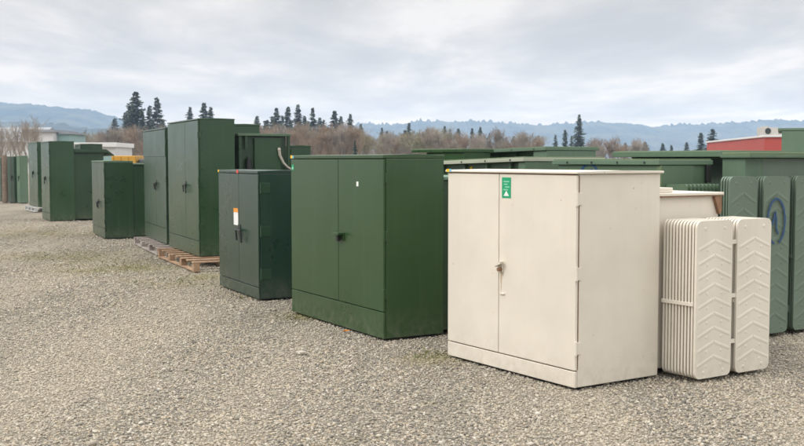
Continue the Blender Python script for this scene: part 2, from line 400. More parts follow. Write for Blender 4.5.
o = obj('strap', bm, M['strap']); tag(o, 'white lifting strap hanging on the green transformer behind the low cabinet', 'strap')
cabinet('switchgear_cabinet', 'small green cabinet peeping out beyond the lid of the strapped transformer', 'electrical cabinet', -1.93, 18.0, 24.5, 1.1, .39, 1.91, M['green_f'], .5)

# --- second row behind the cream one
def big(label, x, y, deg, W, D, H, m, panel_w=None, tilt=0, lid_m=None, rec=.22, name='network_transformer', over=.05, left_rec=True):
    r = thing(name, label, 'transformer', (x, y, 0), ROT(deg), None, tilt)
    pw = panel_w or .3
    part('tank', m, r, (-W, -.012, rec, D, .02, H-.056), bev=.008)
    part('end_panel', m, r, (-pw, 0, .0, D-.01 if pw < .6 else D*.7, .0, H-.058), bev=.006)
    part('lid', lid_m or m, r, (-W-over, over*.2, -.03, D+over, H-.055, H-.012), bev=.004)
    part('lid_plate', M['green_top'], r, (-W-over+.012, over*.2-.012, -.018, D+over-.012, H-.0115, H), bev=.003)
    for k in range(int(W/.45)):
        xx = -pw-.18-.45*k
        if xx < -W+.1: break
        part('stiffener', m, r, (xx-.012, xx+.012, rec-.05, rec-.001, .1, H-.06), bev=.003)
    if W-pw > .6:
        for k in range(3):
            xx = -W+.25+.28*k
            bm = bmesh.new()
            for q in range(4): cyl(bm, (xx, rec-.03-.035*q, H-.36-.012*q), (xx, rec-.03-.035*(q+1), H-.36-.012*(q+1)), .05-.006*(q % 2), .05-.006*((q+1) % 2), 12)
            obj('bushing', bm, M['dark'], r)
    bm = bmesh.new(); cyl(bm, (-pw-.09, rec-.06, H-.22), (-pw-.09, rec-.001, H-.22), .05, .05, 14); obj('gauge', bm, M['dark'], r)
    part('nameplate', M['unit_plate'], r, (-pw*.75, -pw*.75+.12, -.004, -.0005, H-.28, H-.20), bev=0)
    bm = bmesh.new(); cyl(bm, (.001, D*.4, H-.3), (.07, D*.4, H-.3), .02, .02, 8); cyl(bm, (.07, D*.4, H-.33), (.07, D*.4, H-.25), .03, .03, 10); obj('valve', bm, M['dark'], r)
    for k in range(4):
        bm = bmesh.new(); xx = -W*.12-W*.25*k; cyl(bm, (xx, -.036, H-.034), (xx, -.029, H-.034), .012, .012, 6); obj('lid_bolt', bm, M['dark'], r)
    return r
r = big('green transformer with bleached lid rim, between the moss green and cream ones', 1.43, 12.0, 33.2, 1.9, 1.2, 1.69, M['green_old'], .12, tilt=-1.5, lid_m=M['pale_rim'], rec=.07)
part('yellow_tag', M['yellow'], r, (-1.13, -1.09, .064, .069, 1.52, 1.60), bev=0)
for a in (-.2, -.55): lug(r, M['green_top'], a, .15, 1.5, 1.4)
r = big('green transformer behind the cream cabinet, long lid over a dark recess with yellow tags', 2.155, 15.5, 33.2, 2.1, 1.0, 1.85, M['green_old2'], .3, tilt=-1.2)
for a in (-.55, -.82): part('yellow_tag', M['yellow'], r, (a-.05, a+.05, .205, .219, 1.56, 1.64), bev=0)
r = big('dark green transformer behind the moss green cabinet, beyond the bleached lid', .915, 15.5, 33.2, 1.3, .5, 1.82, M['green_i'], .78)
r = big('faded green transformer whose front edge carries half a blue painted ring', 2.359, 9.6, 33.2, 1.40, .65, 1.66, M['green_old'], 1.39, lid_m=M['green_old2'])
# blue ring on its front
ring = [(-.93+.115*math.cos(t), 1.50+.115*math.sin(t)) for t in [R(a) for a in range(-20, 340, 12)]]
stroke('blue_ring', r, M['blue'], ring, .016, 'y', 0); stroke('blue_stroke', r, M['blue'], [(-.96, 1.44), (-.93, 1.50), (-.89, 1.56)], .014, 'y', 0)
side = thing
fin_bank = []
for k in range(9):
    bm = bmesh.new(); y = .07+.052*k; prism(bm, rrect(.01, .26, .28, 1.43, .02, 3), y-.009, y+.009, lambda a, b, t: (a, t, b)); fin_bank.append(obj('fin', bm, M['green_old'], r))
part('bracket', M['black'], r, (.002, .03, .60, .66, 1.44, 1.60), bev=.005)
part('corner_post', M['green_top'], r, (-.035, .006, -.006, .02, .0, 1.60), bev=.004)
# L: transformer with green radiators at the right
wx, wy, dx, dy = .548, -.837, .837, .548
qx, qy = 2.359+.77*dx+.33*wx, 9.6+.77*dy+.33*wy
r = thing('network_transformer', 'large faded green transformer with chevron radiators at the right edge', 'transformer', (qx, qy, 0), ROT(33.2))
part('tank', M['green_rad'], r, (-1.68, -.01, .26, 1.75, .03, 1.668), bev=.008)
part('end_panel', M['green_old2'], r, (-.27, -.004, 0, .258, .0, 1.668), bev=.006)
part('lid', M['green_old'], r, (-.272, .07, -.03, 1.80, 1.67, 1.70), bev=.004)
part('rear_lid', M['green_old'], r, (-1.72, -.276, .27, 1.80, 1.67, 1.70), bev=.004)
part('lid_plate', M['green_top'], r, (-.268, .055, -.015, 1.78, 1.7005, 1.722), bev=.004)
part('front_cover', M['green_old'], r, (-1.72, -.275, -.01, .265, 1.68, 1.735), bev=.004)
for k in range(4):
    y0 = -.395 + .47*k + .0
    ra = radiator(r, M['green_rad'], .05, .14, y0, y0+.385, .03, 1.50, 3, -.009)
    if k == 1:
        cy, cz = y0+.17, 1.08
        stroke('blue_ring', ra, M['blue'], [(cy+.125*math.cos(t), cz+.21*math.sin(t)) for t in [R(a) for a in range(-70, 262, 10)]], .011, 'x', .1625, .004)
        stroke('blue_stroke', ra, M['blue'], [(cy-.02, cz+.09), (cy, cz+.02), (cy+.0, cz-.06), (cy+.03, cz-.12)], .012, 'x', .1625, .004)
        stroke('blue_stroke', ra, M['blue'], [(cy-.06, cz-.03), (cy-.03, cz+.03), (cy-.02, cz+.09)], .013, 'x', .1625, .004)
part('lower_beam', M['green_rad'], r, (-.1, .10, -.42, 1.7, .2, .26), bev=.004)
big('green transformer whose flat lid shows farthest back in the second row', 3.96, 13.0, 33.2, 1.75, 1.2, 1.77, M['green_old'], .3)
r, dl, dr = cabinet('switchgear_cabinet', 'tall faded green cabinet rising at the upper right corner beside the red building', 'electrical cabinet', 8.27, 19.4, 70,
    1.2, 2.2, 2.26, M['green_old2'], .6, lid=.06, over=.07)

# ------------------------------------------------------------------ ground
m, nt, b = new_mat('crushed gravel')
co = mapping(nt, (1, 1, 1))
wv = N(nt, 'ShaderNodeTexNoise', Scale=30, Detail=2); L(nt, co, wv.inputs['Vector'])
add = N(nt, 'ShaderNodeMix'); add.data_type = 'VECTOR'; add.inputs[0].default_value = .02
L(nt, co, add.inputs[4]); L(nt, wv.outputs['Color'], add.inputs[5])
v = N(nt, 'ShaderNodeTexVoronoi', Scale=48); L(nt, add.outputs[1], v.inputs['Vector'])
v2 = N(nt, 'ShaderNodeTexVoronoi', Scale=48); v2.feature = 'DISTANCE_TO_EDGE'; L(nt, add.outputs[1], v2.inputs['Vector'])
sepc = N(nt, 'ShaderNodeSeparateColor'); L(nt, v.outputs['Color'], sepc.inputs[0])
STONE = [(0, (.05, .046, .042)), (.18, (.14, .126, .105)), (.36, (.265, .232, .182)), (.62, (.345, .30, .232)), (.80, (.36, .28, .18)), (.93, (.45, .405, .33)), (1, (.58, .54, .47))]
c = ramp(nt, STONE, sepc.outputs[0]).outputs[0]
c = mix(nt, ramp(nt, [(.0, .75), (.09, 0)], v2.outputs[0]).outputs[0], c, (.10, .09, .075))
def ground_tint(nt, co, c):
    big_ = N(nt, 'ShaderNodeTexNoise', Scale=.35, Detail=5, Roughness=.6); L(nt, co, big_.inputs['Vector'])
    c = mix(nt, ramp(nt, [(.35, .0), (.7, .5)], big_.outputs[0]).outputs[0], c, (.30, .27, .225))
    # wheel tracks along the aisle: compacted, finer, dustier bands
    tr = N(nt, 'ShaderNodeTexNoise', Scale=1, Detail=3, Roughness=.55)
    mt = N(nt, 'ShaderNodeMapping'); mt.inputs['Rotation'].default_value = (0, 0, R(-28)); mt.inputs['Scale'].default_value = (1.1, .05, 1); L(nt, co, mt.inputs[0]); L(nt, mt.outputs[0], tr.inputs['Vector'])
    c = mix(nt, ramp(nt, [(.46, .0), (.62, .42)], tr.outputs[0]).outputs[0], c, (.40, .35, .27))
    c = mix(nt, ramp(nt, [(.30, .42), (.44, 0)], tr.outputs[0]).outputs[0], c, (.17, .155, .13))
    # moss and weeds in irregular patches, thicker where nothing drives
    mo = N(nt, 'ShaderNodeTexNoise', Scale=1.1, Detail=8, Roughness=.72); L(nt, co, mo.inputs['Vector'])
    tot = ramp(nt, [(.60, 0), (.80, .5)], mo.outputs[0]).outputs[0]
    dense = ramp(nt, [(.38, 0), (.62, .8)], mo.outputs[0]).outputs[0]
    for cx, cy, rad in ((-4.4, 16.3, 1.7), (-5.9, 18.2, 1.6), (-2.9, 14.6, 1.3), (.30, 8.75, .45), (-.9, 11.2, .6), (-8.5, 24, 2.4)):
        ds = N(nt, 'ShaderNodeVectorMath', operation='DISTANCE'); L(nt, co, ds.inputs[0]); ds.inputs[1].default_value = (cx, cy, 0)
        mr = N(nt, 'ShaderNodeMapRange'); L(nt, ds.outputs['Value'], mr.inputs[0])
        for i, v_ in ((1, 0), (2, rad), (3, 1), (4, 0)): mr.inputs[i].default_value = v_
        mm = N(nt, 'ShaderNodeMath', operation='MULTIPLY_ADD'); L(nt, mr.outputs[0], mm.inputs[0]); L(nt, dense, mm.inputs[1]); L(nt, tot, mm.inputs[2]); tot = mm.outputs[0]
    cl_ = N(nt, 'ShaderNodeMath', operation='MINIMUM'); L(nt, tot, cl_.inputs[0]); cl_.inputs[1].default_value = .75
    return mix(nt, cl_.outputs[0], c, (.20, .175, .06))
c = ground_tint(nt, co, c)
L(nt, c, b.inputs['Base Color']); b.inputs['Roughness'].default_value = .95; b.inputs['Specular IOR Level'].default_value = .2
bp = N(nt, 'ShaderNodeBump', Strength=.9, Distance=.012); L(nt, ramp(nt, [(0, 0), (.25, 1)], v2.outputs[0]).outputs[0], bp.inputs['Height'])
bp2 = N(nt, 'ShaderNodeBump', Strength=.5, Distance=.006); L(nt, sepc.outputs[1], bp2.inputs['Height']); L(nt, bp.outputs[0], bp2.inputs['Normal']); L(nt, bp2.outputs[0], b.inputs['Normal'])
bm = bmesh.new(); S = 3500
for q in ((-S, -S), (S, -S), (S, S), (-S, S)): bm.verts.new((*q, -.018))
bm.faces.new(bm.verts); structure(obj('gravel_ground', bm, m))

def stones(name, y0, y1, dens, smin, smax, margin=1.2, lowpoly=False):
    t = (1+5**.5)/2
    V = np.array([(-1, t, 0), (1, t, 0), (-1, -t, 0), (1, -t, 0), (0, -1, t), (0, 1, t), (0, -1, -t), (0, 1, -t), (t, 0, -1), (t, 0, 1), (-t, 0, -1), (-t, 0, 1)])/1.902
    F = np.array([(0, 11, 5), (0, 5, 1), (0, 1, 7), (0, 7, 10), (0, 10, 11), (1, 5, 9), (5, 11, 4), (11, 10, 2), (10, 7, 6), (7, 1, 8), (3, 9, 4), (3, 4, 2), (3, 2, 6), (3, 6, 8), (3, 8, 9), (4, 9, 5), (2, 4, 11), (6, 2, 10), (8, 6, 7), (9, 8, 1)])
    if lowpoly:
        V = np.array([(1, 0, 0), (-1, 0, 0), (0, 1, 0), (0, -1, 0), (0, 0, 1), (0, 0, -1)], float)
        F = np.array([(0, 2, 4), (2, 1, 4), (1, 3, 4), (3, 0, 4), (2, 0, 5), (1, 2, 5), (3, 1, 5), (0, 3, 5)])
    hw = .39*y1 + margin
    n = int(2*hw*(y1-y0)*dens)
    x = rng.uniform(-hw, hw, n); y = rng.uniform(y0, y1, n)
    k = np.abs(x) < .39*y + margin; x, y = x[k], y[k]; n = len(x)
    s = smin + (smax-smin)*rng.random(n)**2.2
    sc = s[:, None]*np.stack([rng.uniform(.7, 1.35, n), rng.uniform(.6, 1.1, n), rng.uniform(.4, .8, n)], 1)
    P = V[None]*(1+rng.uniform(-.28, .28, (n, len(V), 1))) + rng.uniform(-.1, .1, (n, len(V), 3))
    P = P*sc[:, None, :]
    a = rng.uniform(0, 6.283, n); tl_ = rng.normal(0, .35, n)
    ct, s2 = np.cos(tl_), np.sin(tl_)
    Y = P[:, :, 1]*ct[:, None]-P[:, :, 2]*s2[:, None]; Z = P[:, :, 1]*s2[:, None]+P[:, :, 2]*ct[:, None]
    ca, sa = np.cos(a)[:, None], np.sin(a)[:, None]
    X = P[:, :, 0]*ca-Y*sa; Y2 = P[:, :, 0]*sa+Y*ca
    out = np.stack([X+x[:, None], Y2+y[:, None], Z-.018+(sc[:, 2]*rng.uniform(.05, .75, n))[:, None]], 2).reshape(-1, 3)
    faces = (F[None]+(np.arange(n)*len(V))[:, None, None]).reshape(-1, 3)
    me = bpy.data.meshes.new(name); me.vertices.add(len(out)); me.vertices.foreach_set('co', out.astype(np.float32).ravel())
    me.loops.add(faces.size); me.loops.foreach_set('vertex_index', faces.astype(np.int32).ravel())
    me.polygons.add(len(faces)); me.polygons.foreach_set('loop_start', np.arange(0, faces.size, 3, dtype=np.int32))
    me.update(calc_edges=True)
    at = me.attributes.new('tone', 'FLOAT', 'POINT'); at.data.foreach_set('value', np.repeat(rng.random(n), len(V)).astype(np.float32))
    me.materials.append(MS); o = bpy.data.objects.new(name, me); col.objects.link(o)
    return tag(o, 'loose grey and tan crushed stones covering the yard', 'gravel', kind='stuff')
MS, nt, b = new_mat('loose stone')
at = N(nt, 'ShaderNodeAttribute', attribute_name='tone')
c = ramp(nt, STONE, at.outputs['Fac']).outputs[0]
co = mapping(nt, (1, 1, 1))
sp = N(nt, 'ShaderNodeTexNoise', Scale=120, Detail=4); L(nt, co, sp.inputs['Vector'])
c = mix(nt, ramp(nt, [(.4, 0), (.7, .5)], sp.outputs[0]).outputs[0], c, (.44, .41, .36))
c = ground_tint(nt, co, c)
L(nt, c, b.inputs['Base Color']); b.inputs['Roughness'].default_value = .9; b.inputs['Specular IOR Level'].default_value = .25
stones('loose_gravel', 4.6, 10.5, 3800, .004, .0145)
stones('loose_gravel', 10.5, 17, 1400, .006, .0165)
stones('loose_gravel', 4.6, 18, 9, .015, .028)
stones('loose_gravel', 17, 30, 220, .010, .026, lowpoly=True)

M['weed'] = plain('dull weeds', (.13, .14, .045), .8, .35, 30)
V, F = [], []
for cx, cy, rad, n in ((-4.3, 16.0, 1.2, 260), (-5.8, 18.0, 1.2, 220), (-2.9, 14.3, .8, 120), (.22, 8.85, .2, 40), (-1.05, 11.0, .3, 50), (-1.9, 12.6, .3, 40)):
    for i in range(n):
        x, y = random.gauss(cx, rad*.5), random.gauss(cy, rad*.5); k = len(V); h = random.uniform(.008, .03); a = random.uniform(0, 6.28); w = .004
        lx, ly = random.gauss(0, .015), random.gauss(0, .015)
        V += [(x-w*math.cos(a), y-w*math.sin(a), -.01), (x+w*math.cos(a), y+w*math.sin(a), -.01), (x+lx+w*math.cos(a), y+ly+w*math.sin(a), h*.7), (x+lx*2, y+ly*2, h)]
        F.append((k, k+1, k+2, k+3))
me = bpy.data.meshes.new('weeds'); me.from_pydata(V, [], F); me.materials.append(M['weed'])
o = bpy.data.objects.new('weeds', me); col.objects.link(o); tag(o, 'thin short weeds among the stones beside the cabinets', 'weeds', kind='stuff')
# litter: a dry leaf, scraps of paper
def scrap(name, label, cat, x, y, s, m, seed):
    rr = random.Random(seed); bm = bmesh.new(); c = bm.verts.new((0, 0, .012*rr.random())); vs = []
    for k in range(7):
        a = 2*math.pi*k/7; q = s*(.6+.6*rr.random()); vs.append(bm.verts.new((q*math.cos(a), q*.7*math.sin(a), .02*rr.random())))
    for k in range(7): bm.faces.new((c, vs[k], vs[(k+1) % 7]))
    bmesh.ops.recalc_face_normals(bm, faces=bm.faces); bmesh.ops.solidify(bm, geom=bm.faces[:], thickness=.002)
    o = obj(name, bm, m); o.location = (x, y, .006); tag(o, label, cat)
def gxy(u, vv):
    d = CAM_Z*FPX/(vv-HOR); return ((u-402)/FPX*d, d)
scrap('leaf', 'dry orange leaf lying against the foot of the moss green cabinet', 'leaf', *gxy(346, 333), .035, M['orange'], 1)
scrap('paper_scrap', 'white paper scrap on the gravel left of the moss green cabinet', 'litter', *gxy(300, 355), .055, M['strap'], 2)
scrap('paper_scrap', 'tiny white scrap on the gravel below the low dark cabinet', 'litter', *gxy(206, 308), .04, M['white'], 3)

# ------------------------------------------------------------------ trees
def leafmat(name, a, c2, scale, rough=.8):
    m, nt, b = new_mat(name); n = N(nt, 'ShaderNodeTexNoise', Scale=scale, Detail=4)
    L(nt, mapping(nt, (1, 1, 1)), n.inputs['Vector'])
    L(nt, mix(nt, ramp(nt, [(.35, 0), (.65, 1)], n.outputs[0]).outputs[0], a, c2), b.inputs['Base Color'])
    b.inputs['Roughness'].default_value = rough; b.inputs['Specular IOR Level'].default_value = .2
    return m
M['fir'] = leafmat('fir needles', (.050, .068, .052), (.095, .118, .085), .5)
M['bark'] = leafmat('dark bark', (.06, .045, .035), (.11, .085, .07), 2)
M['twig_brown'] = leafmat('reddish twigs', (.18, .125, .080), (.27, .20, .135), .4)
M['twig_grey'] = leafmat('grey twigs', (.20, .165, .13), (.31, .265, .215), .4)
M['twig_olive'] = leafmat('olive twigs', (.16, .145, .08), (.26, .235, .14), .4)
def mesh_from(name, V, F, m):
    me = bpy.data.meshes.new(name); me.from_pydata(V, [], F); me.materials.append(m); me.update(); return me
def fir_meshes(seed, h=20., R0=3.3, ragged=.35, bare=.1):
    rr = random.Random(seed); V, F = [], []
    side = [rr.uniform(.7, 1.2) for _ in range(5)]
    for _ in range(int(330*(1-bare))):
        f = rr.random()**1.15*.99; z = h*(bare+(1-bare)*f)
        a = rr.uniform(0, 6.283); lob = side[int(f*4.99)]*(1+.25*math.sin(a*2+f*9+seed))
        q = (R0*1.3*(1-f)**.75*lob*(1+ragged*rr.uniform(-1, .5)) + .3)*rr.uniform(.7, 1.1); dr = rr.uniform(-.05, .4)*q
        ca, sa = math.cos(a), math.sin(a); nseg = max(2, int(q/.5))
        for s in range(nseg):
            t0 = .1+.9*s/nseg; t1 = t0+.95/nseg
            for sd in (-1, 1):
                w = (.40+.35*rr.random())*(1.2-t0)*(.6+.22*q); u0 = rr.uniform(-.3, .3)
                p0 = (ca*q*t0, sa*q*t0, z-dr*t0*t0); p1 = (ca*q*t1, sa*q*t1, z-dr*t1*t1+.12)
                px_, py_ = -sa*sd*w, ca*sd*w
                i = len(V); V += [p0, p1, (p1[0]*.97+px_, p1[1]*.97+py_, p1[2]-.35*w+u0), (p0[0]+px_*.8, p0[1]+py_*.8, p0[2]-.55*w-.15*rr.random())]
                F.append((i, i+1, i+2, i+3))
    crown = mesh_from('crown', V, F, M['fir'])
    bm = bmesh.new(); cyl(bm, (0, 0, 0), (0, 0, h*.97), h*.016, .03, 8); me = bpy.data.meshes.new('trunk'); bm.to_mesh(me); bm.free(); me.materials.append(M['bark'])
    return me, crown
def bare_meshes(seed, h=10., spread=.55, m=None, levels=5, up=.25):
    rr = random.Random(seed); VT, FT, V, F = [], [], [], []
    def seg(p, q, r0, r1, VV, FF, n):
        d = (q-p).normalized(); u = d.orthogonal().normalized(); v = d.cross(u); i = len(VV)
        for c_, r_ in ((p, r0), (q, r1)):
            for k in range(n):
                t = 2*math.pi*k/n; VV.append(tuple(c_+r_*(math.cos(t)*u+math.sin(t)*v)))
        for k in range(n): FF.append((i+k, i+(k+1) % n, i+n+(k+1) % n, i+n+k))
    def grow(p, d, ln, r, lv):
        a = p
        for s in range(2):
            dd = (d+Vector((rr.uniform(-.15, .15), rr.uniform(-.15, .15), rr.uniform(-.05, .15)))).normalized(); q = a+dd*ln/2
            seg(a, q, r*(1-.25*s), r*(.75-.25*s), *((VT, FT) if lv < 2 else (V, F)), 6 if lv < 2 else 3); a = q; d = dd
            if lv < levels:
                for k in range(rr.randint(2, 3) if s else rr.randint(1, 2)):
                    nd = (d+Vector((rr.uniform(-1, 1), rr.uniform(-1, 1), rr.uniform(-.5, .8)+up))*spread*1.3).normalized()
                    grow(a, nd, ln*rr.uniform(.55, .78), max(.018, r*.5), lv+1)
    for k in range(rr.randint(1, 2)):
        grow(Vector((k*.5, 0, 0)), Vector((rr.uniform(-.15, .15), rr.uniform(-.15, .15), 1)).normalized(), h*.36, h*.016, 0)
    zmax = max(v[2] for v in V); s = h/zmax
    V = [tuple(c*s for c in v) for v in V]; VT = [tuple(c*s for c in v) for v in VT]
    return mesh_from('trunk', VT, FT, m), mesh_from('crown', V, F, m)
def plant(name, label, cat, meshes, u, Y, h, h0, rz, group=None, wide=1.):
    r = thing(name, label, cat, ((u-402)/FPX*Y, Y, 0), rz, group); s = h/h0
    r.scale = (s*wide, s*wide, s)
    for nm, me in zip(('trunk', 'crown'), meshes):
        o = bpy.data.objects.new(nm, me); col.objects.link(o); o.parent = r
firs = [fir_meshes(1), fir_meshes(2, ragged=.5, R0=2.9), fir_meshes(3, R0=2.5, ragged=.4, bare=.18), fir_meshes(4, R0=3.9, ragged=.55)]
FIRS = [  # u, top v, kind, width, depth, label
 (137, 93, 0, 1.15, 240, 'tallest dark fir standing left of the tall cabinet pair'),
 (126.5, 114, 1, 1.1, 243, 'shorter fir leaning against the left of the tallest fir'),
 (131, 106, 3, .9, 247, 'bushy fir just left of the tallest fir'),
 (143, 112, 1, .9, 236, 'ragged fir filling the right foot of the tallest fir'),
 (151, 107, 2, 1.0, 244, 'slim fir between the tallest fir and the thin topped one'),
 (158, 99, 2, 1.0, 240, 'thin fir with a rounded tuft top, over the split front cabinet'),
 (164, 121, 1, .8, 250, 'small fir touching the left corner of the tallest cabinet'),
 (191, 108, 1, .75, 260, 'fir tip rising behind the lid of the tallest cabinet'),
 (205, 104, 2, 1.0, 262, 'fir pair, its taller left tip behind the tallest cabinet'),
 (211.5, 108, 1, .8, 264, 'shorter right fir of the pair behind the tallest cabinet'),
 (268, 121, 3, .8, 250, 'low dark fir right of the strapped transformer'),
 (277, 109, 0, .9, 255, 'fir standing leftmost in the group over the brown thicket'),
 (288.5, 108, 1, .95, 250, 'second fir from the left over the brown thicket'),
 (298.5, 105.5, 0, .85, 252, 'tallest fir of the group over the brown thicket'),
 (313, 109, 3, .85, 248, 'broad pale fir right in the group over the brown thicket'),
 (335, 112, 2, 1.1, 250, 'lone narrow fir above the moss green cabinet'),
 (350.5, 115, 1, .8, 265, 'thin pale fir right of the lone narrow one'),
 (257, 124, 1, .9, 262, 'dark fir half hidden behind the strapped transformer'),
 (283, 117, 3, .8, 266, 'low fir filling the gap between the two left firs over the thicket'),
 (305, 117, 1, .9, 268, 'low fir right of the tallest fir over the thicket'),
 (324, 121, 3, .7, 262, 'low bushy fir left of the lone narrow fir'),
 (382, 129, 3, .7, 268, 'small dark fir in the grey brown thicket above the green cabinet'),
 (361, 125, 1, .8, 260, 'short fir before the left end of the blue ridge'),
 (409, 124, 2, .9, 280, 'slender fir above the right corner of the moss green cabinet'),
 (444.5, 127, 1, .8, 270, 'left fir of the two over the cream cabinet corner'),
 (450, 130, 3, .6, 275, 'right fir of the two over the cream cabinet corner'),
 (480, 128, 1, .8, 270, 'dark fir left of the bare brown tree in mid ridge'),
 (489, 134, 3, .55, 272, 'small round fir beside the bare brown tree'),
 (555, 136, 3, .8, 260, 'lowest of the three firs left of the lone tall fir'),
 (564.5, 131, 1, .95, 262, 'middle fir just left of the lone tall fir'),
 (571, 137, 3, .8, 258, 'low fir touching the foot of the lone tall fir'),
 (578.5, 115.5, 0, .74, 240, 'lone tall fir standing clear before the blue ridge'),
 (700, 134, 1, 1.3, 230, 'left of the two firs beside the red building'),
 (711.5, 130.5, 3, 1.5, 225, 'broad dark fir touching the red building'),
]
for u, tv, k, w, Y, lab in FIRS:
    h = CAM_Z + (HOR-tv)/FPX*Y + .3
    plant('fir_tree', lab, 'tree', firs[k], u, Y, h, 20., random.uniform(0, 360), 'firs behind the yard', w*1.25)
plant('young_cypress', 'small pointed green evergreen before the brown thicket', 'tree', fir_meshes(9, R0=2.2, ragged=.2, bare=.02), 355, 150, 4.6, 20., 0)
bares = [bare_meshes(21, m=M['twig_brown']), bare_meshes(22, m=M['twig_brown'], spread=.7), bare_meshes(23, m=M['twig_grey']), bare_meshes(24, m=M['twig_grey'], spread=.45), bare_meshes(25, m=M['twig_olive'], spread=.6), bare_meshes(26, m=M['twig_grey'], spread=.6, levels=3), bare_meshes(27, m=M['twig_grey'], spread=.5, levels=4)]
def belt(u0, u1, n, v_lo, v_hi, kinds, label, group, Y0=170, Y1=230, wide=1.15):
    for i in range(n):
        u = u0+(u1-u0)*(i+random.uniform(.1, .9))/n; Y = random.uniform(Y0, Y1)
        h = CAM_Z+(HOR-random.uniform(v_lo, v_hi))/FPX*Y
        plant('bare_tree', label, 'tree', bares[random.choice(kinds)], u, Y, h, 10., random.uniform(0, 360), group, wide*random.uniform(.8, 1.2))
belt(-6, 16, 4, 112, 124, [5, 6], 'leafless grey tree before the pale building at far left', 'bare trees by the pale building', 95, 110, .9)
belt(20, 37, 3, 112, 122, [5, 6], 'leafless grey tree between the pale building and the far left cabinet', 'bare trees left of the teal annex', 95, 110, .9)
belt(78, 98, 6, 127, 137, [4, 2], 'olive brown leafless tree above the sloped hood', 'olive trees above the sloped hood')
belt(100, 168, 18, 123, 136, [0, 2, 1], 'leafless brown tree at the foot of the tallest fir', 'bare trees below the tallest fir')
belt(262, 345, 26, 120, 134, [0, 1, 0, 2], 'leafless reddish brown tree in the thicket under the fir group', 'reddish thicket under the fir group', 170, 230, 1.3)
belt(335, 450, 34, 124, 138, [2, 3, 0, 4], 'leafless grey brown tree before the left half of the ridge', 'grey brown thicket before the ridge', 170, 240, 1.3)
belt(450, 535, 24, 128, 144, [2, 0, 3], 'leafless tree in the thinning thicket over the cream cabinet', 'thinning thicket over the cream cabinet', 180, 240, 1.3)
belt(582, 645, 13, 134, 146, [0, 2], 'leafless brown tree right of the lone tall fir', 'bare trees right of the lone fir', 180, 240, 1.2)
plant('bare_tree', 'tall dark leafless tree standing alone before the middle of the ridge', 'tree', bares[1], 503, 210, 1.65+34/FPX*210, 10., 40, None, .8)
def firbelt(u0, u1, n, v_lo, v_hi, label, group, w=1.2):
    for i in range(n):
        u = u0+(u1-u0)*(i+random.uniform(.1, .9))/n; Y = random.uniform(255, 300)
        plant('fir_tree', label, 'tree', firs[random.randint(0, 3)], u, Y, CAM_Z+(HOR-random.uniform(v_lo, v_hi))/FPX*Y, 20., random.uniform(0, 360), group, w*random.uniform(.9, 1.4))
firbelt(104, 166, 8, 118, 132, 'small dark fir half sunk in the bare trees left of the tall cabinet pair', 'small firs left of the tall pair')
firbelt(255, 345, 13, 116, 130, 'small dark fir half sunk in the reddish thicket', 'small firs in the reddish thicket')
firbelt(345, 545, 15, 128, 141, 'small dark fir half sunk in the brown brush before the ridge', 'small firs before the ridge')
firbelt(595, 700, 6, 140, 147, 'tiny fir low on the skyline left of the red building', 'tiny firs by the red building', 1.5)
# brush: low tangle under the trees, nobody could count it
for m_, lab, ranges, cnt in (('twig_brown', 'low tangle of reddish brush under the trees left of centre', [(60, 350), (250, 350)], 4200), ('twig_grey', 'low grey brown brush under the trees before the ridge', [(335, 560), (345, 545), (520, 720)], 5200)):
    V, F = [], []
    for i in range(cnt):
        u = random.uniform(*random.choice(ranges)); Y = random.uniform(190, 250)
        x = (u-402)/FPX*Y; h = random.uniform(1.2, 4.6)*(1 if u < 540 else .6); lx, ly = random.gauss(0, .8), random.gauss(0, .8)
        w = random.uniform(.04, .13); k = len(V)
        V += [(x-w, Y, 0), (x+w, Y, 0), (x+lx*.5+w*.8, Y+ly, h*.6), (x+lx*.5-w*.8, Y+ly, h*.6), (x+lx, Y+ly*1.3, h)]
        F += [(k, k+1, k+2, k+3), (k+3, k+2, k+4)]
    o = bpy.data.objects.new('brush', mesh_from('brush', V, F, M[m_])); col.objects.link(o); tag(o, lab, 'brush', kind='stuff')

# ------------------------------------------------------------------ far buildings
M['wall_white'] = plain('white cladding', (.52, .51, .50), .7, .06, 1)
M['unit_grey'] = plain('galvanised casing', (.42, .40, .37), .55, .15, 3)
M['roof_grey'] = plain('grey metal roof', (.22, .23, .25), .5, .15, .6)
M['teal'] = plain('teal cladding', (.22, .33, .31), .6, .1, 1)
M['redwall'] = plain('red cladding', (.38, .055, .04), .55, .12, .6)
nt = M['redwall'].node_tree; b = nt.nodes['Principled BSDF']
wv = N(nt, 'ShaderNodeTexWave', Scale=1.6); L(nt, mapping(nt, (1, 1, 0)), wv.inputs['Vector']); bp = N(nt, 'ShaderNodeBump', Strength=.6, Distance=.05); L(nt, wv.outputs[0], bp.inputs['Height']); L(nt, bp.outputs[0], b.inputs['Normal'])
M['roof_pale'] = plain('pale roof', (.60, .59, .58), .7, .1, .5)
M['glass'] = plain('window glass', (.03, .04, .05), .15)
M['safety_yellow'] = plain('yellow truck paint', (.48, .25, .02), .5, .1, 2)
def px(u, Y): return (u-402)/FPX*Y
r = thing('shed', 'pale building with dark flat roof edge and teal end behind the far left cabinets', 'building', (px(27, 125), 125, 0), 0)
x1 = px(54, 125)-px(27, 125)
part('wall', M['wall_white'], r, (0, x1, 0, 9, 0, 4.95), bev=0)
part('annex', M['teal'], r, (x1+.01, x1+1.45, 1.5, 8, 0, 4.75), bev=0)
part('roof', M['roof_grey'], r, (-.3, x1+.2, -.3, 9.2, 4.96, 5.25), bev=0)
part('annex_roof', M['roof_grey'], r, (x1+.21, x1+1.7, 1.2, 8.3, 4.76, 4.96), bev=0)
for k in range(2): part('window', M['glass'], r, (.5+1.3*k, 1.3+1.3*k, -.03, -.005, 2.2, 3.3), bev=0)
